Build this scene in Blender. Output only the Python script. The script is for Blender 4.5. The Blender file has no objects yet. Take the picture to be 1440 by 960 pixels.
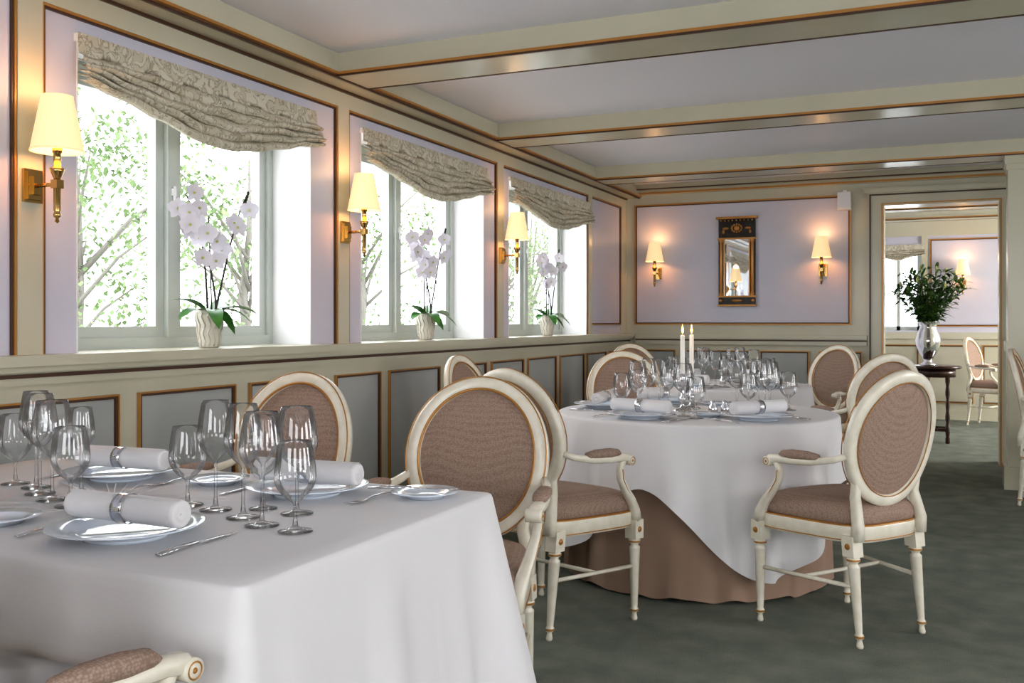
import bpy, math, random
from mathutils import Vector, Matrix
random.seed(7)
S = bpy.context.scene
COL = S.collection

# ---------------------------------------------------------------- helpers
def lin(c):
    def f(u):
        u = u/255.0
        return u/12.92 if u <= 0.04045 else ((u+0.055)/1.055)**2.4
    return (f(c[0]), f(c[1]), f(c[2]), 1.0)

def mat(name, col, rough=0.5, metal=0.0, bump=0.0, bscale=40.0, var=None, vscale=3.0, spec=0.5, coat=0.0, detail=3.0):
    m = bpy.data.materials.new(name); m.use_nodes = True
    nt = m.node_tree; b = nt.nodes["Principled BSDF"]
    b.inputs["Base Color"].default_value = lin(col)
    b.inputs["Roughness"].default_value = rough
    b.inputs["Metallic"].default_value = metal
    b.inputs["Specular IOR Level"].default_value = spec
    b.inputs["Coat Weight"].default_value = coat
    tc = nt.nodes.new("ShaderNodeTexCoord")
    if var:
        n = nt.nodes.new("ShaderNodeTexNoise"); n.inputs["Scale"].default_value = vscale
        n.inputs["Detail"].default_value = detail
        nt.links.new(tc.outputs["Object"], n.inputs["Vector"])
        r = nt.nodes.new("ShaderNodeValToRGB")
        r.color_ramp.elements[0].position = 0.35; r.color_ramp.elements[1].position = 0.65
        r.color_ramp.elements[0].color = lin(col); r.color_ramp.elements[1].color = lin(var)
        nt.links.new(n.outputs["Fac"], r.inputs["Fac"])
        nt.links.new(r.outputs["Color"], b.inputs["Base Color"])
    if bump > 0:
        n2 = nt.nodes.new("ShaderNodeTexNoise"); n2.inputs["Scale"].default_value = bscale
        n2.inputs["Detail"].default_value = 4
        nt.links.new(tc.outputs["Object"], n2.inputs["Vector"])
        bp = nt.nodes.new("ShaderNodeBump"); bp.inputs["Strength"].default_value = bump
        bp.inputs["Distance"].default_value = 0.01
        nt.links.new(n2.outputs["Fac"], bp.inputs["Height"])
        nt.links.new(bp.outputs["Normal"], b.inputs["Normal"])
    return m

M_LILAC = mat("paint_lilac", (202, 201, 212), 0.42, var=(197, 196, 208), vscale=2)
M_CEIL = mat("paint_ceiling", (234, 233, 240), 0.6)
M_SAGE = mat("paint_sage", (197, 193, 172), 0.25, var=(191, 187, 166), vscale=2)
M_PANEL = mat("paint_panel", (178, 180, 176), 0.28, var=(171, 174, 171), vscale=2)
M_GOLD = mat("gilt_moulding", (182, 132, 70), 0.32, 0.35)
M_DARK = mat("brown_moulding", (78, 52, 36), 0.4)
M_WHITE = mat("paint_white", (232, 232, 232), 0.4)
M_FRAME = mat("window_paint", (190, 196, 190), 0.4)
M_CARPET = mat("carpet", (118, 124, 114), 0.95, bump=0.8, bscale=200, var=(138, 142, 130), vscale=6, spec=0.1, detail=10)
M_CLOTH = mat("linen", (228, 226, 226), 0.8, bump=0.08, bscale=400, spec=0.2)
M_SKIRT = mat("skirt_fabric", (166, 140, 122), 0.85, bump=0.1, bscale=300, spec=0.2)
M_CREAM = mat("cream_lacquer", (236, 230, 214), 0.25, var=(226, 219, 200), vscale=25)
M_BRASS = mat("brass", (200, 165, 105), 0.18, 1.0)
M_SILVER = mat("silver", (215, 215, 218), 0.12, 1.0)
M_PORC = mat("porcelain", (222, 231, 242), 0.08, coat=0.5)
M_WOOD = mat("dark_wood", (48, 30, 24), 0.25, var=(66, 42, 30), vscale=12)
M_BLACK = mat("black_lacquer", (26, 22, 20), 0.25)
M_MIRROR = mat("mirror_glass", (225, 228, 232), 0.02, 1.0)
M_WAX = mat("wax", (245, 242, 232), 0.4)
M_LEAF = mat("leaf_green", (44, 96, 36), 0.3, var=(74, 128, 52), vscale=14)
M_LEAFD = mat("lily_leaf", (44, 80, 32), 0.35, var=(88, 124, 56), vscale=10)
M_STEM = mat("stem", (46, 38, 30), 0.5)
M_PETAL = mat("petal", (226, 222, 230), 0.6)
M_BUD = mat("bud", (190, 196, 120), 0.5)
M_TREE = mat("tree_leaf", (84, 106, 62), 0.8, var=(126, 146, 100), vscale=1.5)
M_BARK = mat("bark", (120, 116, 108), 0.9)
M_GROUND = mat("pavement", (200, 200, 196), 0.9)
M_POT = mat("pot_ceramic", (206, 200, 188), 0.35)

def fabric(name, c1, c2, scale):
    m = mat(name, c1, 0.85, spec=0.15); nt = m.node_tree; b = nt.nodes["Principled BSDF"]
    tc = nt.nodes.new("ShaderNodeTexCoord")
    v = nt.nodes.new("ShaderNodeTexVoronoi"); v.inputs["Scale"].default_value = scale
    v.inputs["Randomness"].default_value = 0.5
    nt.links.new(tc.outputs["Object"], v.inputs["Vector"])
    r = nt.nodes.new("ShaderNodeValToRGB")
    r.color_ramp.elements[0].position = 0.2; r.color_ramp.elements[1].position = 0.65
    r.color_ramp.elements[0].color = lin(c1); r.color_ramp.elements[1].color = lin(c2)
    nt.links.new(v.outputs["Distance"], r.inputs["Fac"])
    nt.links.new(r.outputs["Color"], b.inputs["Base Color"])
    return m
M_FAB = fabric("chair_fabric", (176, 154, 139), (150, 127, 113), 190)

def blind_mat():
    m = mat("lace_blind", (216, 208, 186), 0.85, spec=0.1); nt = m.node_tree; b = nt.nodes["Principled BSDF"]
    tc = nt.nodes.new("ShaderNodeTexCoord")
    n = nt.nodes.new("ShaderNodeTexNoise"); n.inputs["Scale"].default_value = 16; n.inputs["Detail"].default_value = 4
    n.inputs["Distortion"].default_value = 1.6
    nt.links.new(tc.outputs["Object"], n.inputs["Vector"])
    r = nt.nodes.new("ShaderNodeValToRGB")
    e = r.color_ramp.elements
    e[0].position = 0.46; e[0].color = lin((206, 200, 184)); e[1].position = 0.54; e[1].color = lin((196, 189, 170))
    x = r.color_ramp.elements.new(0.50); x.color = lin((152, 143, 122))
    nt.links.new(n.outputs["Fac"], r.inputs["Fac"]); nt.links.new(r.outputs["Color"], b.inputs["Base Color"])
    tr = nt.nodes.new("ShaderNodeBsdfTranslucent"); nt.links.new(r.outputs["Color"], tr.inputs["Color"])
    mx = nt.nodes.new("ShaderNodeMixShader"); mx.inputs[0].default_value = 0.04
    out = nt.nodes["Material Output"]
    nt.links.new(b.outputs[0], mx.inputs[1]); nt.links.new(tr.outputs[0], mx.inputs[2]); nt.links.new(mx.outputs[0], out.inputs[0])
    return m
M_BLIND = blind_mat()

def thin_glass(name, lo, hi, edge, p0=0.55):
    m = bpy.data.materials.new(name); m.use_nodes = True; nt = m.node_tree
    nt.nodes.remove(nt.nodes["Principled BSDF"]); out = nt.nodes["Material Output"]
    lw = nt.nodes.new("ShaderNodeLayerWeight"); lw.inputs["Blend"].default_value = 0.3
    ramp = nt.nodes.new("ShaderNodeValToRGB")
    ramp.color_ramp.elements[0].position = p0; ramp.color_ramp.elements[0].color = (0.985, 0.985, 0.985, 1)
    ramp.color_ramp.elements[1].position = 1.0; ramp.color_ramp.elements[1].color = (edge, edge, edge*1.02, 1)
    nt.links.new(lw.outputs["Facing"], ramp.inputs["Fac"])
    t = nt.nodes.new("ShaderNodeBsdfTransparent"); nt.links.new(ramp.outputs["Color"], t.inputs["Color"])
    g = nt.nodes.new("ShaderNodeBsdfGlossy"); g.inputs["Roughness"].default_value = 0.03
    mr = nt.nodes.new("ShaderNodeMapRange"); mr.inputs["To Min"].default_value = lo; mr.inputs["To Max"].default_value = hi
    nt.links.new(lw.outputs["Fresnel"], mr.inputs["Value"])
    mx = nt.nodes.new("ShaderNodeMixShader")
    nt.links.new(mr.outputs[0], mx.inputs[0]); nt.links.new(t.outputs[0], mx.inputs[1]); nt.links.new(g.outputs[0], mx.inputs[2])
    nt.links.new(mx.outputs[0], out.inputs[0])
    return m
M_GLASS = thin_glass("crystal", 0.05, 0.85, 0.45)
M_PANE = thin_glass("window_pane", 0.0, 0.4, 0.8)

def emis(name, col, strength):
    m = bpy.data.materials.new(name); m.use_nodes = True; nt = m.node_tree
    b = nt.nodes["Principled BSDF"]; b.inputs["Base Color"].default_value = lin(col)
    b.inputs["Emission Color"].default_value = lin(col); b.inputs["Emission Strength"].default_value = strength
    b.inputs["Roughness"].default_value = 0.8
    return m
M_SHADE = emis("lamp_shade", (255, 222, 170), 0.62)
M_FLAME = emis("flame", (255, 190, 90), 12)

class MB:
    def __init__(s): s.v=[]; s.f=[]; s.m=[]; s.s=[]
    def add(s, vs, fs, m=0, smooth=False, M=None):
        o=len(s.v)
        for p in vs:
            p=Vector(p)
            if M is not None: p = M @ p
            s.v.append(p)
        for f in fs:
            s.f.append(tuple(o+i for i in f)); s.m.append(m); s.s.append(smooth)
    def box(s,x0,x1,y0,y1,z0,z1,m=0,M=None):
        vs=[(x0,y0,z0),(x1,y0,z0),(x1,y1,z0),(x0,y1,z0),(x0,y0,z1),(x1,y0,z1),(x1,y1,z1),(x0,y1,z1)]
        s.add(vs,[(0,3,2,1),(4,5,6,7),(0,1,5,4),(1,2,6,5),(2,3,7,6),(3,0,4,7)],m,False,M)
    def lathe(s,prof,n=24,m=0,smooth=True,M=None,flute=0.0,fz=None,cap=False):
        vs=[];fs=[]
        for (r,z) in prof:
            for i in range(n):
                a=2*math.pi*i/n; rr=r
                if flute and (fz is None or fz[0]<z<fz[1]) and i%2: rr=r*(1-flute)
                vs.append((rr*math.cos(a),rr*math.sin(a),z))
        for k in range(len(prof)-1):
            for i in range(n):
                j=(i+1)%n; fs.append((k*n+i,k*n+j,(k+1)*n+j,(k+1)*n+i))
        if cap:
            fs.append(tuple(reversed(range(n)))); fs.append(tuple((len(prof)-1)*n+i for i in range(n)))
        s.add(vs,fs,m,smooth,M)
    def sweep(s,path,rad,n=8,m=0,up=(0,0,1),closed=False,sq=1.0,smooth=True,M=None):
        P=[Vector(p) for p in path]; N=len(P); vs=[];fs=[]
        up=Vector(up)
        for i in range(N):
            if closed: t=P[(i+1)%N]-P[i-1]
            else: t=P[min(i+1,N-1)]-P[max(i-1,0)]
            t.normalize(); side=t.cross(up)
            if side.length<1e-4: side=t.cross(Vector((1,0,0)))
            side.normalize(); u=side.cross(t)
            r=rad[i] if isinstance(rad,list) else rad
            if not isinstance(r,tuple): r=(r,r)
            for k in range(n):
                a=2*math.pi*(k+0.5)/n; c=math.cos(a); q=math.sin(a)
                c=math.copysign(abs(c)**sq,c); q=math.copysign(abs(q)**sq,q)
                vs.append(P[i]+side*r[0]*c+u*r[1]*q)
        R=N if closed else N-1
        for i in range(R):
            j=(i+1)%N
            for k in range(n):
                l=(k+1)%n; fs.append((i*n+k,i*n+l,j*n+l,j*n+k))
        if not closed:
            fs.append(tuple(reversed(range(n)))); fs.append(tuple((N-1)*n+k for k in range(n)))
        s.add(vs,fs,m,smooth,M)
    def ball(s,c,r,m=0,n=12,M=None):
        vs=[];fs=[];k=n//2
        if not isinstance(r,tuple): r=(r,r,r)
        for j in range(k+1):
            ph=-math.pi/2+math.pi*j/k; cp=max(math.cos(ph),0.001)
            for i in range(n):
                a=2*math.pi*i/n; vs.append((c[0]+r[0]*cp*math.cos(a),c[1]+r[1]*cp*math.sin(a),c[2]+r[2]*math.sin(ph)))
        for j in range(k):
            for i in range(n):
                l=(i+1)%n; fs.append((j*n+i,j*n+l,(j+1)*n+l,(j+1)*n+i))
        s.add(vs,fs,m,True,M)
    def leaf(s,base,d,L,W,droop,m=0,n=5,up=(0,0,1),fold=0.15):
        base=Vector(base); d=Vector(d).normalized(); up=Vector(up); side=d.cross(up)
        if side.length<1e-3: side=Vector((1,0,0))
        side.normalize(); nn=side.cross(d); vs=[];fs=[]
        for i in range(n+1):
            t=i/n; p=base+d*L*t+Vector((0,0,-droop*L*t*t))
            w=W*0.5*max(0.04,math.sin(math.pi*(t*0.9+0.06)))**0.8 if i<n else 0.0005
            vs+= [p-side*w+nn*w*fold, p, p+side*w+nn*w*fold]
        for i in range(n):
            a=i*3; fs+=[(a,a+1,a+4,a+3),(a+1,a+2,a+5,a+4)]
        s.add(vs,fs,m,True)
    def mesh(s,name,mats):
        me=bpy.data.meshes.new(name); me.from_pydata([tuple(p) for p in s.v],[],s.f)
        for x in mats: me.materials.append(x)
        me.polygons.foreach_set("material_index",s.m); me.polygons.foreach_set("use_smooth",s.s)
        me.update(); return me

def obj(name, me, loc=(0,0,0), rot=0.0, parent=None, scale=None):
    o=bpy.data.objects.new(name,me); COL.objects.link(o)
    o.location=loc; o.rotation_euler=(0,0,rot)
    if scale: o.scale=scale
    if parent: o.parent=parent
    return o
def empty(name,loc=(0,0,0),rot=0.0):
    o=bpy.data.objects.new(name,None); COL.objects.link(o); o.location=loc; o.rotation_euler=(0,0,rot)
    o.empty_display_size=0.1; return o
def ang(f): return math.atan2(-f[0],f[1])
def tr(x,y,z): return Matrix.Translation((x,y,z))

# ---------------------------------------------------------------- room dims
XL=-2.8; XR=4.4; YN=-2.6; YB=8.95; YF=12.9; H=2.46; HB=2.347; XF=-2.65
WIN=[(2.523,3.914),(4.353,5.842),(6.245,7.875)]
ZS=1.07; ZW=2.18
b=MB(); b.box(XL-0.35,XR+0.2,YN-0.2,YF+0.2,-0.1,0); obj("floor",b.mesh("floor",[M_CARPET]))
b=MB(); b.box(XL-0.35,XR+0.2,YN-0.2,YF+0.2,H,H+0.12); obj("ceiling",b.mesh("ceiling",[M_CEIL]))

def wall_along_y(b,x0,x1,y0,y1,z0,z1,ops,m=0):
    y=y0
    for (a,c,zl,zh) in ops:
        b.box(x0,x1,y,a,z0,z1,m); b.box(x0,x1,a,c,z0,zl,m); b.box(x0,x1,a,c,zh,z1,m); y=c
    b.box(x0,x1,y,y1,z0,z1,m)
def wall_along_x(b,y0,y1,x0,x1,z0,z1,ops,m=0):
    x=x0
    for (a,c,zl,zh) in ops:
        b.box(x,a,y0,y1,z0,z1,m)
        if zl>z0: b.box(a,c,y0,y1,z0,zl,m)
        b.box(a,c,y0,y1,zh,z1,m); x=c
    b.box(x,x1,y0,y1,z0,z1,m)

b=MB(); wall_along_y(b,XL-0.35,XL,YN,YB+0.2,0,H,[(a,c,ZS-0.06,ZW) for a,c in WIN])
obj("wall_left",b.mesh("wall_left",[M_LILAC]))
RW=[(-1.6,-0.1),(1.4,2.9),(4.4,5.9)]  # unseen window openings, added to hold the right-hand fill lights
b=MB(); wall_along_y(b,XR,XR+0.2,YN,YB,0,H,[(a,c,0.95,2.2) for a,c in RW]); obj("wall_right",b.mesh("wall_right",[M_LILAC]))
NW=[(-2.0,-0.3),(1.0,2.7)]  # unseen openings behind the camera, added for the rear fill lights
b=MB(); wall_along_x(b,YN-0.2,YN,XL,XR,0,H,[(a,c,0.95,2.2) for a,c in NW]); obj("wall_near",b.mesh("wall_near",[M_LILAC]))
DX0,DX1,DZ=-0.485,0.40,2.17
b=MB(); wall_along_x(b,YB,YB+0.2,XL,XR,0,H,[(DX0,DX1,0,DZ)]); obj("wall_back",b.mesh("wall_back",[M_SAGE]))
b=MB(); wall_along_x(b,YF,YF+0.2,-1.4,XR,0,H,[(-0.80,-0.27,ZS,2.1)]); obj("wall_far_room",b.mesh("wall_far_room",[M_LILAC]))
b=MB(); b.box(-1.4,-1.2,YB+0.2,YF,0,H); obj("wall_far_room_left",b.mesh("wfl",[M_LILAC]))
b=MB(); wall_along_y(b,XR,XR+0.2,YB,YF,0,H,[(10.0,12.0,0.95,2.2)]); obj("wall_far_room_right",b.mesh("wfr",[M_LILAC]))  # unseen side opening added for the far-room fill light

tn=[0]
def trim(b,mats):
    tn[0]+=1; return obj("trim_%d"%tn[0],b.mesh("trim_%d"%tn[0],mats))

b=MB()
for a,c in [(2.272,2.369),(4.124,4.22),(6.03,6.127),(7.885,7.968),(8.81,8.95),(-0.2,-0.1)]:
    b.box(XL,XL+0.018,a,c,ZS,2.26)
b.box(XL,XL+0.018,YN,YB,2.26,H)
trim(b,[M_SAGE])
b=MB()
PAN=[(-0.1,2.272),(2.369,4.124),(4.22,6.03),(6.127,7.885),(7.968,8.81)]
def rect_x(b,x,y0,y1,z0,z1,w=0.009,p=0.014,bottom=True,top=True,sgn=1,dk=0.008):
    def bx(ya,yb,za,zb,m,pp): 
        xs=sorted((x,x+sgn*pp)); b.box(xs[0],xs[1],ya,yb,za,zb,m)
    bx(y0,y0+w,z0,z1,0,p); bx(y1-w,y1,z0,z1,0,p)
    bx(y0+w,y0+w+dk,z0,z1-w,1,p*0.7); bx(y1-w-dk,y1-w,z0,z1-w,1,p*0.7)
    if top: bx(y0+w,y1-w,z1-w,z1,0,p); bx(y0+w+dk,y1-w-dk,z1-w-dk,z1-w,1,p*0.7)
    if bottom: bx(y0+w,y1-w,z0,z0+w,0,p); bx(y0+w+dk,y1-w-dk,z0+w,z0+w+dk,1,p*0.7)
def rect_y(b,y,x0,x1,z0,z1,w=0.012,p=0.014,bottom=True,top=True,dk=0.01):
    def bx(xa,xb,za,zb,m,pp): b.box(xa,xb,y-pp,y,za,zb,m)
    bx(x0,x0+w,z0,z1,0,p); bx(x1-w,x1,z0,z1,0,p)
    bx(x0+w,x0+w+dk,z0,z1-w,1,p*0.7); bx(x1-w-dk,x1-w,z0,z1-w,1,p*0.7)
    if top: bx(x0+w,x1-w,z1-w,z1,0,p); bx(x0+w+dk,x1-w-dk,z1-w-dk,z1-w,1,p*0.7)
    if bottom: bx(x0+w,x1-w,z0,z0+w,0,p); bx(x0+w+dk,x1-w-dk,z0+w,z0+w+dk,1,p*0.7)
for i,(a,c) in enumerate(PAN):
    if i==4: rect_x(b,XL,a,c,1.15,2.26)
    else: rect_x(b,XL,a,c,ZS,2.26,bottom=False)
trim(b,[M_GOLD,M_DARK])
b=MB()
b.box(XL-0.35,XL,2.523,3.914,ZS-0.06,ZS); b.box(XL-0.35,XL,4.353,5.842,ZS-0.06,ZS); b.box(XL-0.35,XL,6.245,7.875,ZS-0.06,ZS)
b.box(XL,XL+0.115,YN,YB,ZS-0.035,ZS); b.box(XL,XL+0.09,YN,YB,ZS-0.055,ZS-0.035); b.box(XL,XL+0.05,YN,YB,ZS-0.10,ZS-0.055)
trim(b,[M_SAGE])
b=MB(); b.box(XL+0.05,XL+0.058,YN,YB,ZS-0.075,ZS-0.062); trim(b,[M_DARK])
b=MB(); b.box(XL,XL+0.03,YN,YB,0,ZS-0.10); obj("wall_left_wainscot",b.mesh("wainscot",[M_SAGE]))
b=MB(); g=MB()
WP=[(0.85,1.40),(1.49,2.04),(2.13,2.677),(2.772,3.317),(3.409,3.975),(4.063,4.485),(4.571,5.154),(5.24,5.80),(5.88,6.42),(6.50,7.06),(7.14,7.70),(7.78,8.28),(8.36,8.85)]
for a,c in WP:
    b.box(XL+0.03,XL+0.034,a,c,0.2,0.915); rect_x(g,XL+0.034,a,c,0.2,0.915,w=0.006,p=0.014,dk=0.010)
trim(b,[M_PANEL]); trim(g,[M_GOLD,M_DARK])
b=MB(); b.box(XL+0.03,XL+0.05,YN,YB,0,0.12); obj("baseboard_left",b.mesh("bb",[M_SAGE]))
def beam_along_x(b,y0,y1,x0,x1,g):
    b.box(x0,x1,y0,y1,HB,H)
    for yy in (y0-0.02,y1):
        g.box(x0,x1,yy,yy+0.02,HB+0.006,HB+0.018,0); g.box(x0,x1,yy+0.004,yy+0.016,HB-0.002,HB+0.006,1)
        g.box(x0,x1,yy+(0.008 if yy<y0 else 0),yy+(0.02 if yy<y0 else 0.012),HB+0.018,HB+0.038,2)
b=MB(); b.box(XL+0.018,XF,YN,YB,HB,H); trim(b,[M_SAGE])
g=MB()
for a,c in [(YN,3.92),(4.18,5.74),(6.00,7.68),(7.94,YB)]:
    g.box(XF,XF+0.02,a,c,HB+0.006,HB+0.018,0); g.box(XF,XF+0.012,a,c,HB+0.018,HB+0.036,2)
g.box(XF-0.01,XF+0.004,YN,YB,HB-0.006,HB+0.004,1)
g.box(XL+0.018,XL+0.03,YN,YB,HB-0.012,HB,1)
trim(g,[M_GOLD,M_DARK,M_SAGE])
for y0 in (3.92,5.74,7.68,0.1,-1.8):
    b=MB(); g=MB(); beam_along_x(b,y0,y0+0.26,XF,XR,g)
    obj("ceiling_beam",b.mesh("beam",[M_SAGE])); trim(g,[M_GOLD,M_DARK,M_SAGE])
for y0 in (9.9,11.0,12.1):
    b=MB(); g=MB(); beam_along_x(b,y0,y0+0.24,-1.2,XR,g)
    obj("ceiling_beam",b.mesh("beam",[M_SAGE])); trim(g,[M_GOLD,M_DARK,M_SAGE])
b=MB(); b.box(XF,XR,YB-0.10,YB,H-0.05,H); b.box(XF,XR,YB-0.05,YB,H-0.09,H-0.05); trim(b,[M_SAGE])
b=MB(); b.box(XF,XR,YB-0.062,YB-0.05,H-0.088,H-0.07,0); b.box(XF,XR,YB-0.108,YB-0.10,H-0.05,H-0.04,1); trim(b,[M_GOLD,M_DARK])
b=MB(); b.box(-2.696,-0.751,YB-0.006,YB,1.15,2.28); b.box(0.75,XR-0.3,YB-0.006,YB,1.15,2.28); trim(b,[M_LILAC])
b=MB(); rect_y(b,YB-0.004,-2.696,-0.751,1.15,2.28,p=0.016); rect_y(b,YB-0.004,0.75,XR-0.3,1.15,2.28,p=0.016); trim(b,[M_GOLD,M_DARK])
b=MB()
for x0,x1 in ((XL+0.12,-0.62),(0.535,XR)):
    b.box(x0,x1,YB-0.055,YB,1.025,1.06); b.box(x0,x1,YB-0.035,YB,0.97,1.025)
trim(b,[M_SAGE])
b=MB()
for x0,x1 in ((XL+0.12,-0.62),(0.535,XR)): b.box(x0,x1,YB-0.042,YB-0.035,1.005,1.018)
trim(b,[M_DARK])
b=MB(); g=MB()
for a,c in [(-2.68,-2.30),(-2.22,-1.62),(-1.53,-1.10),(-1.02,-0.66),(0.6,1.3),(1.4,2.1)]:
    b.box(a,c,YB-0.005,YB,0.2,0.92); rect_y(g,YB-0.005,a,c,0.2,0.92,w=0.009)
trim(b,[M_PANEL]); trim(g,[M_GOLD,M_DARK])
b=MB(); b.box(XL+0.05,-0.62,YB-0.02,YB,0,0.13); b.box(0.535,XR,YB-0.02,YB,0,0.13); obj("baseboard_back",b.mesh("bb",[M_SAGE]))
b=MB()
for yy0,yy1 in ((YB-0.03,YB),(YB+0.2,YB+0.23)):
    b.box(-0.615,DX0,yy0,yy1,0,2.30); b.box(DX1,0.53,yy0,yy1,0,2.30); b.box(DX0,DX1,yy0,yy1,DZ,2.30)
b.box(-0.64,0.555,YB-0.05,YB-0.03,2.28,2.32)
trim(b,[M_SAGE])
b=MB(); 
b.box(-0.60,-0.588,YB-0.042,YB-0.03,0.15,2.27,0); b.box(0.50,0.512,YB-0.042,YB-0.03,0.15,2.27,0); b.box(-0.588,0.50,YB-0.042,YB-0.03,2.258,2.27,0)
b.box(DX0-0.018,DX0-0.008,YB-0.042,YB-0.03,0.0,2.19,1); b.box(DX1+0.008,DX1+0.018,YB-0.042,YB-0.03,0,2.19,1); b.box(DX0-0.008,DX1+0.008,YB-0.042,YB-0.03,2.18,2.19,1)
trim(b,[M_DARK,M_GOLD])
b=MB(); b.box(0.40,0.75,7.70,7.93,0,HB); b.box(0.375,0.775,7.675,7.955,0,0.16); b.box(0.385,0.765,7.685,7.945,0.97,1.04)
b.box(0.38,0.77,7.68,7.95,HB-0.06,HB); b.box(0.39,0.76,7.69,7.94,HB-0.10,HB-0.06)
obj("ceiling_post",b.mesh("post",[M_SAGE]))
b=MB(); g=MB()
b.box(-1.2,XR,YF-0.04,YF,0.97,1.05,0); b.box(-1.2,XR,YF-0.012,YF,0,0.97,0); b.box(-1.2,XR,YF-0.025,YF-0.012,0,0.12,0); b.box(-1.2,XR,YF-0.02,YF,2.22,H,0)
b.box(-0.86,-0.80,YF-0.02,YF,1.05,2.22,0); b.box(-0.27,-0.20,YF-0.02,YF,1.05,2.22,0)
for a,c in [(-1.15,-0.9),(-0.8,-0.3),(-0.2,0.3),(0.4,0.9),(1.0,1.6)]:
    rect_y(g,YF-0.012,a,c,0.2,0.9,w=0.010)
rect_y(g,YF,-0.18,1.6,1.12,2.18,w=0.012)
trim(b,[M_SAGE]); trim(g,[M_GOLD,M_DARK])

# ---------------------------------------------------------------- windows
def window_x(n,y0,y1,z0,z1,x):
    e=empty("window_%d"%n,(x,(y0+y1)/2,(z0+z1)/2)); hy=(y1-y0)/2; hz=(z1-z0)/2
    b=MB(); f=0.045; mu=0.028
    b.box(-0.05,0.03,-hy,-hy+f,-hz,hz); b.box(-0.05,0.03,hy-f,hy,-hz,hz); b.box(-0.05,0.03,-hy+f,hy-f,-hz,-hz+f); b.box(-0.05,0.03,-hy+f,hy-f,hz-f,hz)
    b.box(-0.05,0.04,-mu,mu,-hz+f,hz-f)
    obj("outer_frame",b.mesh("outer_frame",[M_FRAME]),parent=e)
    b=MB(); q=0.045
    for a,c in ((-hy+f,-mu),(mu,hy-f)):
        b.box(-0.03,0.015,a,a+q,-hz+f,hz-f); b.box(-0.03,0.015,c-q,c,-hz+f,hz-f); b.box(-0.03,0.015,a+q,c-q,-hz+f,-hz+f+q); b.box(-0.03,0.015,a+q,c-q,hz-f-q,hz-f)
    obj("casements",b.mesh("casements",[M_FRAME]),parent=e)
    b=MB(); b.add([(-0.01,-hy+f,-hz+f),(-0.01,hy-f,-hz+f),(-0.01,hy-f,hz-f),(-0.01,-hy+f,hz-f)],[(0,1,2,3)])
    obj("pane",b.mesh("pane",[M_PANE]),parent=e)
    b=MB(); b.lathe([(0.006,0),(0.006,0.08)],8,cap=True,M=tr(0.050,0,0.05)); b.box(0.04,0.052,-0.010,0.010,0.09,0.12)
    obj("handle",b.mesh("handle",[M_WHITE]),parent=e)
for i,(a,c) in enumerate(WIN):
    window_x(i+1,a,c,ZS,ZW,-3.05)
    b=MB(); b.box(-3.02,XL+0.002,a,a+0.006,ZS,ZW); b.box(-3.02,XL+0.002,c-0.006,c,ZS,ZW); b.box(-3.02,XL+0.002,a,c,ZW-0.006,ZW); trim(b,[M_WHITE])
for i,(a,c) in enumerate(RW): window_x(4+i,a,c,0.95,2.2,XR+0.1)  # added window frames, out of view, around the right-wall fill lights
e=empty("window_7",(-0.535,YF+0.1,1.585)); b=MB(); hx=0.265;hz=0.515
b.box(-hx,-hx+0.05,-0.03,0.03,-hz,hz); b.box(hx-0.05,hx,-0.03,0.03,-hz,hz); b.box(-hx,hx,-0.03,0.03,-hz,-hz+0.05); b.box(-hx,hx,-0.03,0.03,hz-0.05,hz); b.box(-0.02,0.02,-0.03,0.03,-hz,hz)
obj("frame",b.mesh("frame",[M_FRAME]),parent=e)

def blind(yc,w,zt,z_end,z_mid):
    N=90; NF=5; PF=16; b=MB(); vs=[];fs=[]
    rows=[]
    for j in range(5): rows.append((0.0,j/4,0.024+0.004*j/4,-1,0))
    for k in range(NF):
        for q in range(PF): rows.append((1.0,k,0.0,k,q/(PF-1)))
    R=len(rows)
    for (ty,a_,x_,k,s) in rows:
        for i in range(N+1):
            u=i/N; y=-w/2+w*u
            kk=1-abs(2*u-1); zb=(z_end+(z_mid-z_end)*min(1,kk*1.15)**1.1)-zt
            ztop=-0.075
            if ty==0.0: z=ztop*a_; x=x_
            else:
                hgt=(zb-ztop)/NF; base=ztop+hgt*k
                th=math.pi*s
                # each pleat bellies outwards, hangs past the next one and tucks back
                x=0.028+0.048*math.sin(th)**0.8*(0.65+0.12*k)+0.007*math.sin(y*11+k*2.1)*math.sin(th)
                z=base+hgt*(1.6*s if s<0.8 else 1.28-0.28*(s-0.8)/0.2)
                z+=0.006*math.sin(y*13+k*1.7)*math.sin(th)+0.003*math.sin(y*31+k)
            vs.append((x,y,z))
    for j in range(R-1):
        for i in range(N):
            a=j*(N+1)+i; fs.append((a,a+1,a+N+2,a+N+1))
    b.add(vs,fs,0,True); b.box(0,0.020,-w/2+0.004,w/2-0.004,-0.03,-0.002,1)
    return obj("roman_blind",b.mesh("roman_blind",[M_BLIND,M_WHITE]),(XL,yc,zt))
for a,c in WIN: blind((a+c)/2,(c-a)+0.03,2.195,2.025,1.905)
o=blind(0,0.6,2.12,2.0,1.93); o.location=(-0.535,YF-0.02,2.12); o.rotation_euler=(0,0,-math.pi/2)

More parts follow.
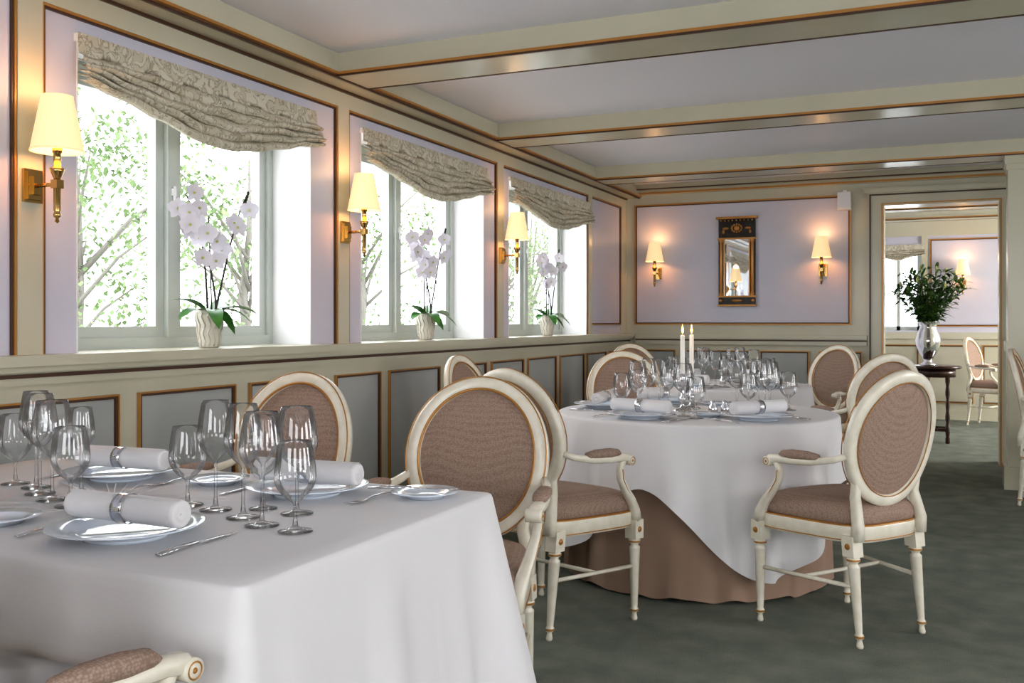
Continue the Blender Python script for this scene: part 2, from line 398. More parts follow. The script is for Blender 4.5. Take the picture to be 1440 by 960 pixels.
# ---------------------------------------------------------------- wall sconces
b=MB(); b.box(-0.036,0.036,0,0.012,-0.055,0.055); b.box(-0.028,0.028,0.012,0.022,-0.046,0.046); b.box(-0.016,0.016,0.022,0.034,-0.03,0.03)
b.sweep([(0,0.03,0),(0,0.12,0)],0.007,8,up=(0,0,1))
me_plate=b.mesh("backplate",[M_BRASS])
b=MB(); b.lathe([(0.001,-0.128),(0.008,-0.122),(0.005,-0.112),(0.012,-0.106),(0.012,-0.098),(0.009,-0.09),(0.011,-0.085),(0.011,0.02),(0.014,0.024),(0.020,0.04),(0.024,0.05),(0.012,0.056),(0.012,0.10),(0.016,0.104),(0.016,0.125),(0.001,0.13)],16,flute=0.15,fz=(-0.088,0.022),M=tr(0,0.12,0))
b.box(-0.014,0.014,0.106,0.134,-0.014,0.014)
me_rod=b.mesh("stem",[M_BRASS])
b=MB(); b.lathe([(0.083,0.107),(0.049,0.288)],32,M=tr(0,0.12,0)); b.lathe([(0.047,0.288),(0.081,0.107)],32,M=tr(0,0.12,0)); b.lathe([(0.050,0.284),(0.050,0.289),(0.047,0.289)],32,M=tr(0,0.12,0));b.lathe([(0.084,0.106),(0.0835,0.112),(0.081,0.106)],32,M=tr(0,0.12,0))
me_shade=b.mesh("shade",[M_SHADE])
b=MB(); b.ball((0,0.12,0.19),(0.018,0.018,0.03)); me_bulb=b.mesh("bulb",[emis("bulb",(255,215,150),6)])
def sconce(x,y,z,rot,power=2.0):
    e=empty("wall_sconce",(x,y,z),rot)
    obj("backplate",me_plate,parent=e); obj("stem",me_rod,parent=e); obj("shade",me_shade,parent=e); obj("bulb",me_bulb,parent=e)
    for zz in (0.30,0.14):
        l=bpy.data.lights.new("lamp_glow","POINT"); l.energy=power*0.6; l.color=(1,0.55,0.24); l.shadow_soft_size=0.03
        lo=bpy.data.objects.new("lamp_glow",l); COL.objects.link(lo); lo.parent=e; lo.location=(0,0.12,zz)
for y in (2.322,4.172,6.08): sconce(XL+0.018,y,1.63,-math.pi/2,2.0)
sconce(-2.47,YB-0.006,1.63,math.pi); sconce(-0.985,YB-0.006,1.63,math.pi)
sconce(0.185,YF,1.63,math.pi)
sconce(2.5,YB-0.006,1.63,math.pi)

# ---------------------------------------------------------------- pier mirror
e=empty("wall_mirror",(-1.73,YB-0.006,1.725)); w=0.165
b=MB(); b.box(-w,w,-0.03,0,-0.405,0.405); obj("back_board",b.mesh("bb",[M_BLACK]),parent=e)
b=MB(); b.box(-w+0.05,w-0.05,-0.034,-0.03,-0.31,0.20); obj("glass",b.mesh("glass",[M_MIRROR]),parent=e)
b=MB()
for sx in (-1,1):
    b.lathe([(0.018,-0.31),(0.018,-0.29),(0.012,-0.28),(0.014,-0.05),(0.014,0.0),(0.012,0.17),(0.018,0.18),(0.018,0.20)],12,M=tr(sx*(w-0.025),-0.035,0))
b.box(-w-0.02,w+0.02,-0.06,0,0.385,0.405); b.box(-w-0.008,w+0.008,-0.045,0,0.20,0.215); b.box(-w-0.008,w+0.008,-0.045,0,-0.405,-0.39); b.box(-w-0.005,w+0.005,-0.04,0,-0.325,-0.31)
b.box(-w+0.045,-w+0.055,-0.04,-0.03,-0.31,0.2); b.box(w-0.055,w-0.045,-0.04,-0.03,-0.31,0.2)
for i in range(12):
    a=i*math.pi/6; b.ball((0.045*math.cos(a),-0.035,0.30+0.035*math.sin(a)),0.010)
b.ball((0,-0.035,0.30),(0.028,0.015,0.024))
for sx in (-1,1):
    b.ball((sx*0.10,-0.033,0.30),(0.03,0.012,0.012)); b.ball((sx*0.12,-0.033,0.27),(0.012,0.01,0.02)); b.ball((sx*(w-0.02),-0.035,-0.355),0.016)
b.ball((0,-0.035,-0.355),(0.05,0.01,0.012))
for i in range(9): b.ball((-0.14+i*0.035,-0.05,0.37),0.008)
obj("gilt_ornament",b.mesh("orn",[M_GOLD]),parent=e)
b=MB(); b.box(-0.055,0.055,-0.09,0,-0.075,0.075); b.box(-0.045,0.045,-0.10,-0.09,-0.065,0.065); b.box(-0.015,0.015,-0.02,0.0,0.075,0.10)
o=obj("wall_speaker",b.mesh("wall_speaker",[M_WHITE]),(-0.80,YB-0.02,2.22))

# ---------------------------------------------------------------- chair
def build_chair_parts():
    parts=[]
    al=math.radians(11); O=Vector((0,-0.245,0.748)); U=Vector((0,-math.sin(al),math.cos(al))); Nn=Vector((0,math.cos(al),math.sin(al)))
    def B(u,w,off=0): return O+Vector((1,0,0))*u+U*w+Nn*(off+0.55*u*u)
    def outline(s=1.0,n=56):
        pts=[]
        for i in range(n):
            a=2*math.pi*i/n; ux=math.copysign(abs(math.cos(a))**0.45,math.cos(a)); uy=math.copysign(abs(math.sin(a))**0.45,math.sin(a))
            y=uy*0.232; 
            if uy>0: y+=0.02*(1-ux*ux)*uy
            hw=0.235+0.047*uy; pts.append((ux*hw*s,y*s))
        return pts
    def stack(b,levels,m,n=56):
        vs=[];fs=[]
        for s_,z in levels:
            for p in outline(s_,n): vs.append((p[0],p[1],z))
        for k in range(len(levels)-1):
            for i in range(n):
                j=(i+1)%n; fs.append((k*n+i,k*n+j,(k+1)*n+j,(k+1)*n+i))
        fs.append(tuple(reversed(range(n)))); fs.append(tuple((len(levels)-1)*n+i for i in range(n)))
        b.add(vs,fs,m,True)
    b=MB(); stack(b,[(0.96,0.372),(0.985,0.374),(0.99,0.39),(1.0,0.395),(1.0,0.428),(0.985,0.436),(0.96,0.437)],0); 
    stack(b,[(0.99,0.379),(1.002,0.381),(0.99,0.383)],1); stack(b,[(0.99,0.431),(1.0,0.434),(0.975,0.438)],1)
    parts.append(("seat_rail",b.mesh("seat_rail",[M_CREAM,M_GOLD])))
    b=MB(); stack(b,[(0.95,0.437),(0.975,0.443),(0.985,0.460),(0.97,0.480),(0.92,0.497),(0.80,0.508),(0.6,0.514),(0.3,0.517),(0.02,0.518)],0)
    parts.append(("seat_cushion",b.mesh("seat_cushion",[M_FAB])))
    leg=[(0.001,0.0),(0.011,0.0),(0.013,0.008),(0.010,0.022),(0.009,0.030),(0.0165,0.036),(0.0165,0.046),(0.0125,0.052),(0.0135,0.06),(0.0225,0.285),(0.0225,0.290),(0.016,0.297),(0.016,0.303),(0.025,0.309),(0.025,0.318),(0.018,0.326)]
    k=1
    ros=[(0.0001,0.004),(0.005,0.004),(0.007,0.001),(0.010,0.003),(0.012,0.0)]
    for (x,y,rear) in ((0.248,0.195,0),(-0.248,0.195,0),(0.172,-0.195,1),(-0.172,-0.195,1)):
        b=MB(); M=tr(x,y,0)
        if rear: 
            Sh=Matrix.Identity(4); Sh[1][2]=0.10; M=tr(x,y-0.032,0)@Sh
        b.lathe(leg,20,0,True,M,flute=0.13,fz=(0.058,0.286))
        b.lathe([(0.0168,0.037),(0.0175,0.041),(0.0168,0.045)],20,1,True,M); b.lathe([(0.0252,0.310),(0.0258,0.3135),(0.0252,0.317)],20,1,True,M)
        b.box(-0.026,0.026,-0.026,0.026,0.325,0.40,0,M)
        if not rear: b.lathe(ros,12,1,True,tr(x,y+0.026,0.362)@Matrix.Rotation(-math.pi/2,4,'X'))
        sx=1 if x>0 else -1
        b.lathe(ros,12,1,True,tr(x+sx*0.026,y+(0.004 if rear else 0),0.362)@Matrix.Rotation(sx*math.pi/2,4,'Y'))
        parts.append(("leg_%d"%k,b.mesh("leg",[M_CREAM,M_GOLD]))); k+=1
    b=MB(); zs=0.215
    for sx in (-1,1): b.sweep([(sx*0.172,-0.21,zs),(sx*0.248,0.195,zs)],(0.009,0.008),8,0)
    b.sweep([(-0.21,0.0,zs),(0.21,0.0,zs)],(0.009,0.008),8,0)
    parts.append(("stretcher",b.mesh("stretcher",[M_CREAM])))
    ax,az=0.213,0.236; n=64
    path=[B(ax*math.cos(2*math.pi*i/n),az*math.sin(2*math.pi*i/n)) for i in range(n)]
    b=MB(); b.sweep(path,(0.0235,0.019),8,0,up=Nn,closed=True,sq=0.6)
    for kx,off,r in ((0.0205,0.016,0.0022),(-0.019,0.017,0.0045),(-0.019,-0.017,0.0022)):
        p2=[B((ax+kx)*math.cos(2*math.pi*i/n),(az+kx)*math.sin(2*math.pi*i/n),off) for i in range(n)]
        b.sweep(p2,r,6,1,up=Nn,closed=True)
    for sx in (-1,1):
        b.sweep([Vector((sx*0.172,-0.215,0.385)),Vector((sx*0.173,-0.218,0.44)),B(sx*0.160,-0.215,-0.004),B(sx*0.165,-0.165,-0.002),B(sx*0.185,-0.125,0)],[(0.022,0.021),(0.021,0.02),(0.019,0.018),(0.016,0.017),(0.008,0.012)],8,0,up=(1,0,0),sq=0.6)
    parts.append(("back_frame",b.mesh("back_frame",[M_CREAM,M_GOLD])))
    b=MB()
    for sg,bul,o0 in ((1,0.018,0.004),(-1,0.010,0.004)):
        vs=[];fs=[]; K=8; n2=40
        for kk in range(K+1):
            t=kk/K*1.0; rr=max(t,0.01)
            for i in range(n2):
                a=2*math.pi*i/n2
                vs.append(B((ax-0.016)*rr*math.cos(a),(az-0.016)*rr*math.sin(a),sg*(o0+bul*(1-rr**4))))
        for kk in range(K):
            for i in range(n2):
                j=(i+1)%n2; fs.append((kk*n2+i,kk*n2+j,(kk+1)*n2+j,(kk+1)*n2+i))
        b.add(vs,fs,0,True)
    parts.append(("back_upholstery",b.mesh("back_upholstery",[M_FAB])))
    for nm,sx in (("arm_left",-1),("arm_right",1)):
        b=MB()
        a0=B(sx*0.222,-0.06,0)
        pts=[a0,Vector((sx*0.243,-0.17,0.678)),Vector((sx*0.262,-0.08,0.661)),Vector((sx*0.275,0.0,0.657)),Vector((sx*0.281,0.06,0.660)),Vector((sx*0.283,0.10,0.654)),Vector((sx*0.283,0.118,0.642))]
        b.sweep(pts,[(0.011,0.012),(0.014,0.013),(0.017,0.014),(0.019,0.014),(0.021,0.017),(0.022,0.018),(0.020,0.012)],8,0,sq=0.7)
        sc=tr(sx*0.283,0.106,0.645)@Matrix.Rotation(math.pi/2,4,'Y')
        b.lathe([(0.001,-0.024),(0.019,-0.024),(0.0195,-0.018),(0.0195,0.018),(0.019,0.024),(0.001,0.024)],18,0,True,sc)
        for s_ in (-1,1):
            b.lathe([(0.012,s_*0.0245),(0.0135,s_*0.0258),(0.015,s_*0.0245)],16,1,True,sc); b.lathe([(0.001,s_*0.027),(0.004,s_*0.0255),(0.005,s_*0.024)],10,1,True,sc)
        sp=[(sx*0.281,0.075,0.650),(sx*0.280,0.060,0.615),(sx*0.276,0.070,0.575),(sx*0.270,0.105,0.53),(sx*0.263,0.150,0.485),(sx*0.256,0.182,0.44),(sx*0.252,0.192,0.40)]
        b.sweep(sp,[(0.015,0.016),(0.014,0.014),(0.014,0.014),(0.015,0.016),(0.017,0.019),(0.021,0.022),(0.024,0.025)],8,0,up=(1,0,0),sq=0.6)
        b.sweep([(sp[i][0]+sx*0.0145,sp[i][1],sp[i][2]) for i in range(1,6)],0.002,6,1,up=(1,0,0))
        parts.append((nm,b.mesh(nm,[M_CREAM,M_GOLD])))
        b=MB()
        b.sweep([(sx*0.256,-0.115,0.676),(sx*0.258,-0.105,0.680),(sx*0.266,-0.06,0.683),(sx*0.274,0.0,0.682),(sx*0.279,0.04,0.680),(sx*0.281,0.058,0.674)],[(0.008,0.004),(0.019,0.012),(0.023,0.017),(0.024,0.018),(0.022,0.014),(0.010,0.005)],10,0,sq=0.8)
        parts.append((nm+"_pad",b.mesh(nm+"_pad",[M_FAB])))
    return parts
CH=build_chair_parts()
def chair(cx,cy,f):
    e=empty("dining_armchair",(cx,cy,0),ang(f))
    for nm,me in CH: obj(nm,me,parent=e)
    return e
chair(-1.33,2.56,(0.12,-1)); chair(-2.07,2.57,(0,-1)); chair(-1.427,3.634,(0.34,0.94)); chair(-0.366,4.01,(-0.81,0.585))
chair(-1.64,5.455,(0.555,-0.832)); chair(-2.08,4.62,(1,0)); chair(-0.46,6.02,(-0.65,0.76)); chair(-0.90,7.60,(-0.55,-0.83))
chair(-2.12,7.42,(0.76,-0.65)); chair(0.68,7.18,(1,-0.15)); chair(0.5,12.35,(1,-0.4)); chair(-1.365,1.085,(0.06,1))

# ---------------------------------------------------------------- tablecloths
def cloth_mesh(name,pts,nrm,corner,ztop,dropf,flare,amp,n1,matl,rings=26,seed=0,cflare=2.2,push=None):
    N=len(pts); L=0; S_=[0]
    for i in range(N):
        a=Vector(pts[i]);c=Vector(pts[(i+1)%N]); L+=(c-a).length; S_.append(L)
    cx=sum(p[0] for p in pts)/N; cy=sum(p[1] for p in pts)/N
    b=MB(); vs=[];fs=[]
    levels=[('s',0.02),('s',0.5),('s',0.93),('e',0.0,0.0),('e',0.006,-0.003),('e',0.010,-0.012)]
    for l in levels:
        for i in range(N):
            if l[0]=='s': vs.append((cx+(pts[i][0]-cx)*l[1],cy+(pts[i][1]-cy)*l[1],ztop))
            else: vs.append((pts[i][0]+nrm[i][0]*l[1],pts[i][1]+nrm[i][1]*l[1],ztop+l[2]))
    rnd=random.Random(seed); ph=[rnd.random()*6.28 for _ in range(4)]
    for k in range(1,rings+1):
        t=k/rings
        for i in range(N):
            s=S_[i]/L*2*math.pi; c=corner[i]
            d=dropf(i)
            f1=math.sin(n1*s+ph[0]); f1=math.copysign(abs(f1)**0.7,f1)
            fold=(f1+0.6*math.sin(int(n1*1.7)*s+ph[1])+0.6*math.sin(int(n1*0.55)*s+ph[2]))/2.2
            o=0.010+flare*t+amp*(fold*(1+1.0*c)+0.3)*t**1.0+c*flare*cflare*t
            z=ztop-0.012-(d-0.012)*t+0.014*fold*t
            if push: o+=push(pts[i],z)
            vs.append((pts[i][0]+nrm[i][0]*o,pts[i][1]+nrm[i][1]*o,z))
    R=len(levels)+rings
    for k in range(R-1):
        for i in range(N):
            j=(i+1)%N; fs.append((k*N+i,k*N+j,(k+1)*N+j,(k+1)*N+i))
    fs.append(tuple(range(N)))
    b.add(vs,fs,0,True)
    return b.mesh(name,[matl])
def rect_outline(hx,hy,r,step=0.012):
    pts=[];nr=[];co=[]
    cs=[(hx-r,hy-r,0),(-hx+r,hy-r,90),(-hx+r,-hy+r,180),(hx-r,-hy+r,270)]
    for ci,(x,y,a0) in enumerate(cs):
        for k in range(17):
            a=math.radians(a0+90*k/16); pts.append((x+r*math.cos(a),y+r*math.sin(a))); nr.append((math.cos(a),math.sin(a)))
        nx,ny,_=cs[(ci+1)%4]; a=math.radians(a0+90); p0=Vector(pts[-1]); p1=Vector((nx+r*math.cos(a),ny+r*math.sin(a))); n=int((p1-p0).length/step)
        for k in range(1,n): 
            q=p0.lerp(p1,k/n); pts.append((q.x,q.y)); nr.append((math.cos(a),math.sin(a)))
    for p in pts:
        dx=hx-abs(p[0]); dy=hy-abs(p[1]); co.append(math.exp(-((dx*dx+dy*dy)/0.008)))
    return pts,nr,co
ZT=0.75
TX0,TX1,TY0,TY1=-2.60,-1.045,1.27,2.225
tcx,tcy=(TX0+TX1)/2,(TY0+TY1)/2
e=empty("rectangular_dining_table",(tcx,tcy,0))
pts,nr,co=rect_outline((TX1-TX0)/2,(TY1-TY0)/2,0.018)
# cloth is tucked inwards where the near chair seat pushes against it
def tuck(p,z):
    if p[1]>-0.4: return 0.0
    dx=(p[0]+tcx)-(-1.38); 
    return -0.13*math.exp(-(dx/0.29)**8)*max(0,min(1,(0.585-z)/0.06))
me=cloth_mesh("tablecloth",pts,nr,co,ZT,lambda i:0.47+0.10*co[i],0.045,0.022,19,M_CLOTH,seed=3,cflare=1.3,push=tuck)
obj("tablecloth",me,parent=e)
b=MB(); hx=(TX1-TX0)/2-0.01; hy=(TY1-TY0)/2-0.01
b.box(-hx,hx,-hy,hy,0.72,0.744)
for sx in (-1,1):
    for sy in (-1,1): b.box(sx*(hx-0.08)-0.03,sx*(hx-0.08)+0.03,sy*(hy-0.22)-0.03,sy*(hy-0.22)+0.03,0,0.72)
obj("table_frame",b.mesh("table_frame",[M_WOOD]),parent=e)

def circ(R,n=300):
    pts=[(R*math.cos(2*math.pi*i/n),R*math.sin(2*math.pi*i/n)) for i in range(n)]
    return pts,[(p[0]/R,p[1]/R) for p in pts]
def round_table(cx,cy,R,phi0,seed):
    e=empty("round_dining_table",(cx,cy,0))
    pts,nr=circ(R)
    n=len(pts); co=[abs(math.sin(2*(2*math.pi*i/n-phi0)))**1.7 for i in range(n)]
    me=cloth_mesh("tablecloth",pts,nr,co,ZT,lambda i:0.27+0.37*co[i],0.018,0.042,14,M_CLOTH,seed=seed,cflare=1.0)
    obj("tablecloth",me,parent=e)
    pts2,nr2=circ(R-0.055)
    me=cloth_mesh("underskirt",pts2,nr2,[0]*n,ZT-0.012,lambda i:ZT-0.026,0.012,0.016,18,M_SKIRT,seed=seed+5)
    obj("underskirt",me,parent=e)
    b=MB(); b.lathe([(0.001,0.70),(R-0.06,0.70),(R-0.06,0.73),(0.001,0.73)],48,0,False); b.lathe([(0.25,0),(0.25,0.03),(0.05,0.08),(0.05,0.70)],24)
    obj("pedestal",b.mesh("pedestal",[M_WOOD]),parent=e)
C2=(-1.096,4.64); C3=(-1.42,6.72)
d0=math.atan2(-C2[1],-C2[0]+0.0)
round_table(C2[0],C2[1],0.65,d0-0.34,11)
round_table(C3[0],C3[1],0.60,d0,17)

# ---------------------------------------------------------------- tableware
def glass_mesh(name,h,rb,rr,stem,foot=0.036):
    b=MB(); pr=[(0.0005,0.003),(foot*0.5,0.0030),(foot,0.001),(foot,0.0025),(foot*0.45,0.006),(0.006,0.012),(0.0038,0.03),(0.0036,stem-0.01),(0.006,stem)]
    K=12
    for k in range(1,K+1):
        t=k/K; z=stem+(h-stem)*t
        if t<0.42: r=rb*math.sin(math.pi/2*(t/0.42))**0.62
        else: r=rb+(rr-rb)*((t-0.42)/0.58)**1.5
        pr.append((max(r,0.006),z))
    pr.append((rr-0.0012,h)); 
    b.lathe(pr,28,0,True); return b.mesh(name,[M_GLASS])
G_W=glass_mesh("wine_glass",0.25,0.041,0.030,0.115)
G_R=glass_mesh("red_wine_glass",0.24,0.047,0.035,0.105)
G_G=glass_mesh("water_goblet",0.185,0.043,0.034,0.06)
G_N=glass_mesh("sherry_glass",0.215,0.032,0.025,0.105,0.032)
b=MB(); pr=[(0.001,0.006),(0.085,0.006),(0.095,0.010),(0.105,0.016),(0.150,0.024),(0.152,0.026),(0.150,0.027),(0.104,0.020),(0.093,0.014),(0.083,0.010),(0.001,0.010)]
b.lathe([(0.085,0.006),(0.083,0.0),(0.079,0.0),(0.079,0.006)],48); b.lathe(pr,64); P_D=b.mesh("dinner_plate",[M_PORC])
b=MB(); b.lathe([(0.001,0.004),(0.045,0.004),(0.043,0.0),(0.047,0.0),(0.055,0.008),(0.083,0.015),(0.084,0.017),(0.054,0.012),(0.046,0.008),(0.001,0.008)],48); P_B=b.mesh("bread_plate",[M_PORC])
b=MB(); L=0.148; RY=Matrix.Rotation(math.pi/2,4,'Y')
b.lathe([(0.001,-L+0.004),(0.006,-L+0.002),(0.007,-L+0.006),(0.013,-L),(0.014,-L+0.005),(0.021,-L-0.001),(0.0265,-L+0.003),(0.028,-L+0.012),(0.0275,-0.03),(0.0255,0),(0.0275,0.03),(0.028,L-0.012),(0.0265,L-0.003),(0.021,L+0.001),(0.014,L-0.005),(0.013,L),(0.007,L-0.006),(0.001,L-0.004)],24,0,True,RY)
b.add([(-L,-0.010,0.0262),(L,-0.010,0.0262),(L,-0.002,0.0295),(-L,-0.002,0.0295),(L,0.006,0.0272),(-L,0.006,0.0272)],[(0,1,2,3),(3,2,4,5)],0,False)
b.lathe([(0.0290,-0.014),(0.0305,-0.014),(0.0295,-0.004),(0.0295,0.004),(0.0305,0.014),(0.0290,0.014)],28,1,True,RY)
NAP=b.mesh("rolled_napkin",[M_CLOTH,M_SILVER])
b=MB(); b.sweep([(0,-0.11,0.005),(0,-0.06,0.006),(0,-0.005,0.006)],[(0.008,0.003),(0.009,0.004),(0.006,0.003)],8,0)
b.sweep([(0,-0.005,0.006),(0.001,0.02,0.004),(0.002,0.07,0.003),(0.004,0.11,0.0025)],[(0.006,0.0015),(0.010,0.001),(0.010,0.001),(0.001,0.001)],6,0); KN=b.mesh("table_knife",[M_SILVER])
b=MB(); b.sweep([(0,-0.10,0.003),(0,-0.05,0.007),(0,0.0,0.006),(0,0.03,0.003),(0,0.05,0.003)],[(0.008,0.0015),(0.005,0.002),(0.003,0.002),(0.009,0.0015),(0.012,0.0012)],8,0)
for i in range(4): b.sweep([(-0.0095+i*0.0063,0.045,0.003),(-0.0095+i*0.0063,0.075,0.005),(-0.009+i*0.006,0.098,0.009)],[(0.0022,0.0012),(0.002,0.0012),(0.001,0.001)],6,0)
FK=b.mesh("table_fork",[M_SILVER])
ZC=ZT+0.0005
def put(name,me,x,y,z=None,rot=0): return obj(name,me,(x,y,ZC if z is None else z),rot)
def setting(px,py,f,glasses=True,bread=False,rt=0.05):
    f=Vector(f).normalized(); r=Vector((f.y,-f.x)); a=ang(f)
    put("dinner_plate",P_D,px,py); put("rolled_napkin",NAP,px,py,ZC+0.056,a+rt)
    k=Vector((px,py))+r*0.185; put("table_knife",KN,k.x,k.y,None,a+0.04)
    k=Vector((px,py))-r*0.185; put("table_fork",FK,k.x,k.y,None,a-0.03)
    if bread:
        k=Vector((px,py))-r*0.22+f*0.17; put("bread_plate",P_B,k.x,k.y)
    if glasses:
        for (ax_,ay_,me,nm) in ((0.19,0.15,G_G,"water_goblet"),(0.095,0.20,G_R,"red_wine_glass"),(0.0,0.225,G_W,"wine_glass")):
            k=Vector((px,py))+r*ax_+f*ay_; put(nm,me,k.x,k.y)
setting(-1.50,1.475,(0,1),glasses=False,rt=-0.02)
setting(-2.19,1.475,(0,1),glasses=False)
setting(-1.455,2.02,(0,-1),glasses=False)
setting(-2.07,2.02,(0,-1),glasses=False)
put("bread_plate",P_B,-1.165,2.10); put("butter_knife",KN,-1.19,2.085,ZC+0.019,-1.17)
put("bread_plate",P_B,-1.845,1.46); put("bread_plate",P_B,-1.765,2.05)
for nm,me,x,y in [("water_goblet",G_G,-1.215,1.645),("red_wine_glass",G_R,-1.315,1.665),("wine_glass",G_W,-1.405,1.715),("wine_glass",G_W,-1.52,1.76),("sherry_glass",G_N,-1.43,1.815),("water_goblet",G_G,-1.62,1.78),("red_wine_glass",G_R,-1.325,1.80),
    ("water_goblet",G_G,-1.86,1.66),("red_wine_glass",G_R,-1.965,1.70),("wine_glass",G_W,-2.065,1.75),("wine_glass",G_W,-2.15,1.81),("water_goblet",G_G,-2.25,1.83),("red_wine_glass",G_R,-2.24,1.72),("sherry_glass",G_N,-1.98,1.80)]:
    put(nm,me,x,y)
def around(C,dirs,R):
    for d,br,gl in dirs:
        d=Vector(d).normalized(); setting(C[0]+d.x*(R-0.19),C[1]+d.y*(R-0.19),-d,glasses=gl,bread=br)
around(C2,[((-0.331,-1.006),False,True),((0.757,-0.653),False,False),((-0.555,0.832),True,True),((-1,0.0),False,True)],0.65)
put("bread_plate",P_B,C2[0]+0.115,C2[1]-0.235)
for dx,dy,nm,me in ((0.24,0.06,"water_goblet",G_G),(0.17,0.13,"red_wine_glass",G_R),(0.30,0.15,"wine_glass",G_W),(0.34,0.05,"red_wine_glass",G_R),(0.40,0.23,"water_goblet",G_G)):
    put(nm,me,C2[0]+dx,C2[1]+dy)
around(C3,[((0.76,-0.56),False,True),((0.5,0.85),False,True),((-0.76,0.65),False,True),((-0.3,-1),False,True)],0.62)
for x,y in ((-0.85,4.95),(-0.92,5.06)): put("red_wine_glass",G_R,x,y)
b=MB(); b.lathe([(0.001,0),(0.045,0),(0.045,0.005),(0.03,0.012),(0.012,0.02),(0.009,0.04),(0.016,0.055),(0.016,0.065),(0.008,0.075),(0.008,0.12),(0.014,0.135),(0.022,0.142),(0.022,0.147),(0.013,0.15),(0.013,0.175),(0.017,0.178),(0.017,0.182),(0.010,0.182)],24); ME_ST=b.mesh("stick",[M_SILVER])
b=MB(); b.lathe([(0.0105,0.175),(0.0105,0.36),(0.008,0.366),(0.001,0.365)],20); b.lathe([(0.0008,0.365),(0.0008,0.377)],6,0); ME_CD=b.mesh("candle",[M_WAX])
b=MB(); b.lathe([(0.0005,0.372),(0.0045,0.380),(0.0055,0.388),(0.003,0.402),(0.0003,0.416)],12); ME_FL=b.mesh("flame",[M_FLAME])
def candle(x,y):
    e=empty("candlestick",(x,y,ZC)); obj("stick",ME_ST,parent=e); obj("candle",ME_CD,parent=e); obj("flame",ME_FL,parent=e)
    l=bpy.data.lights.new("candle_light","POINT"); l.energy=0.3; l.color=(1,0.6,0.25); l.shadow_soft_size=0.01
    lo=bpy.data.objects.new("candle_light",l); COL.objects.link(lo); lo.parent=e; lo.location=(0,0,0.43)
candle(-1.15,4.60); candle(-1.145,4.76); 
b=MB(); b.lathe([(0.001,0),(0.018,0),(0.022,0.01),(0.02,0.03),(0.010,0.045),(0.012,0.055),(0.001,0.06)],16); SP=b.mesh("salt_shaker",[M_SILVER])
put("salt_shaker",SP,-1.0,4.58); put("salt_shaker",SP,-0.95,4.61); put("salt_shaker",SP,-1.40,6.72)

# ---------------------------------------------------------------- orchids
def orchid(x,y,z,seed,rot=0.0):
    r=random.Random(seed); e=empty("potted_orchid",(x,y,z),rot)
    b=MB(); n=28; prof=[(0.030,0),(0.040,0.002),(0.043,0.012),(0.046,0.05),(0.052,0.10),(0.060,0.145),(0.0615,0.158),(0.057,0.160),(0.052,0.14),(0.001,0.135)]
    b.lathe(prof,n,0,True)
    for i in range(14):
        a0=2*math.pi*i/14; pth=[]
        for k in range(9):
            zz=0.008+0.14*k/8; rr=0.042+0.018*(k/8); a=a0+0.12*math.sin(k*1.57)
            pth.append((rr*math.cos(a),rr*math.sin(a),zz))
        b.sweep(pth,0.004,5,0)
    obj("pot",b.mesh("pot",[M_POT]),parent=e)
    b=MB(); b.lathe([(0.052,0.138),(0.03,0.146),(0.001,0.148)],16,2)
    for (a,el,LL,dr) in ((1.35,0.45,0.24,0.42),(-1.5,0.35,0.23,0.45),(-0.75,0.5,0.21,0.75),(0.6,0.55,0.21,0.8),(-1.9,0.8,0.20,0.35),(1.7,0.8,0.19,0.3),(-0.1,0.4,0.14,1.0)):
        a+=r.uniform(-0.15,0.15)
        b.leaf((0.01*math.cos(a),0.01*math.sin(a),0.145),(math.cos(a),math.sin(a),el),LL,0.068,dr,0,9,fold=0.3)
    stems=[]
    for k,(sy,topz,bend) in enumerate(((-0.10,0.68,-0.06),(0.17,0.72,0.06),(-0.02,0.62,-0.16))):
        p=[]; 
        for i in range(13):
            t=i/12; p.append(Vector((0.01*k-0.01+0.03*math.sin(t*2+k),sy*t+bend*t**3,0.14+(topz-0.14)*(t-0.10*t**3))))
        stems.append(p); b.sweep(p,[0.0052-0.0022*i/12 for i in range(13)],6,1,up=(1,0,0))
    b.sweep([(0.012,0,0.14),(0.012,-0.02,0.55)],0.003,5,1,up=(1,0,0))
    obj("leaves_and_stems",b.mesh("leaves",[M_LEAF,M_STEM,M_STEM]),parent=e)
    b=MB()
    for k,p in enumerate(stems):
        rng=range(6,13) if k!=1 else range(8,11)
        for i in rng:
            c=p[i]+Vector((r.uniform(0.0,0.06),r.uniform(-0.07,0.06),r.uniform(-0.035,0.025)))
            b.sweep([p[i],(p[i]+c)/2+Vector((0,0,0.01)),c],0.0015,5,1,up=(1,0,0))
            nrm=Vector((0.7,r.uniform(-1.0,-0.1),r.uniform(-0.25,0.25))).normalized()
            u=nrm.cross(Vector((0,0,1))).normalized(); w=u.cross(nrm)
            ph=r.uniform(-0.2,0.2)
            for q in range(5):
                a=ph+2*math.pi*q/5+math.pi/2; d=u*math.cos(a)+w*math.sin(a)+nrm*0.18
                b.leaf(c,d,0.046,0.050 if q in (1,4) else 0.030,0.0,0,4,up=nrm,fold=0.2)
            b.ball(c+nrm*0.006,0.006,2,8)
        if k==1:
            for i in range(5): b.ball(p[12]+Vector((0,0.006*i-0.012,0.014*i-0.04)),(0.007,0.007,0.010),1,8)
    obj("flowers",b.mesh("flowers",[M_PETAL,M_STEM,M_BUD]),parent=e)
orchid(-2.83,3.24,ZS,1); orchid(-2.83,5.11,ZS,5); orchid(-2.83,7.05,ZS,9)

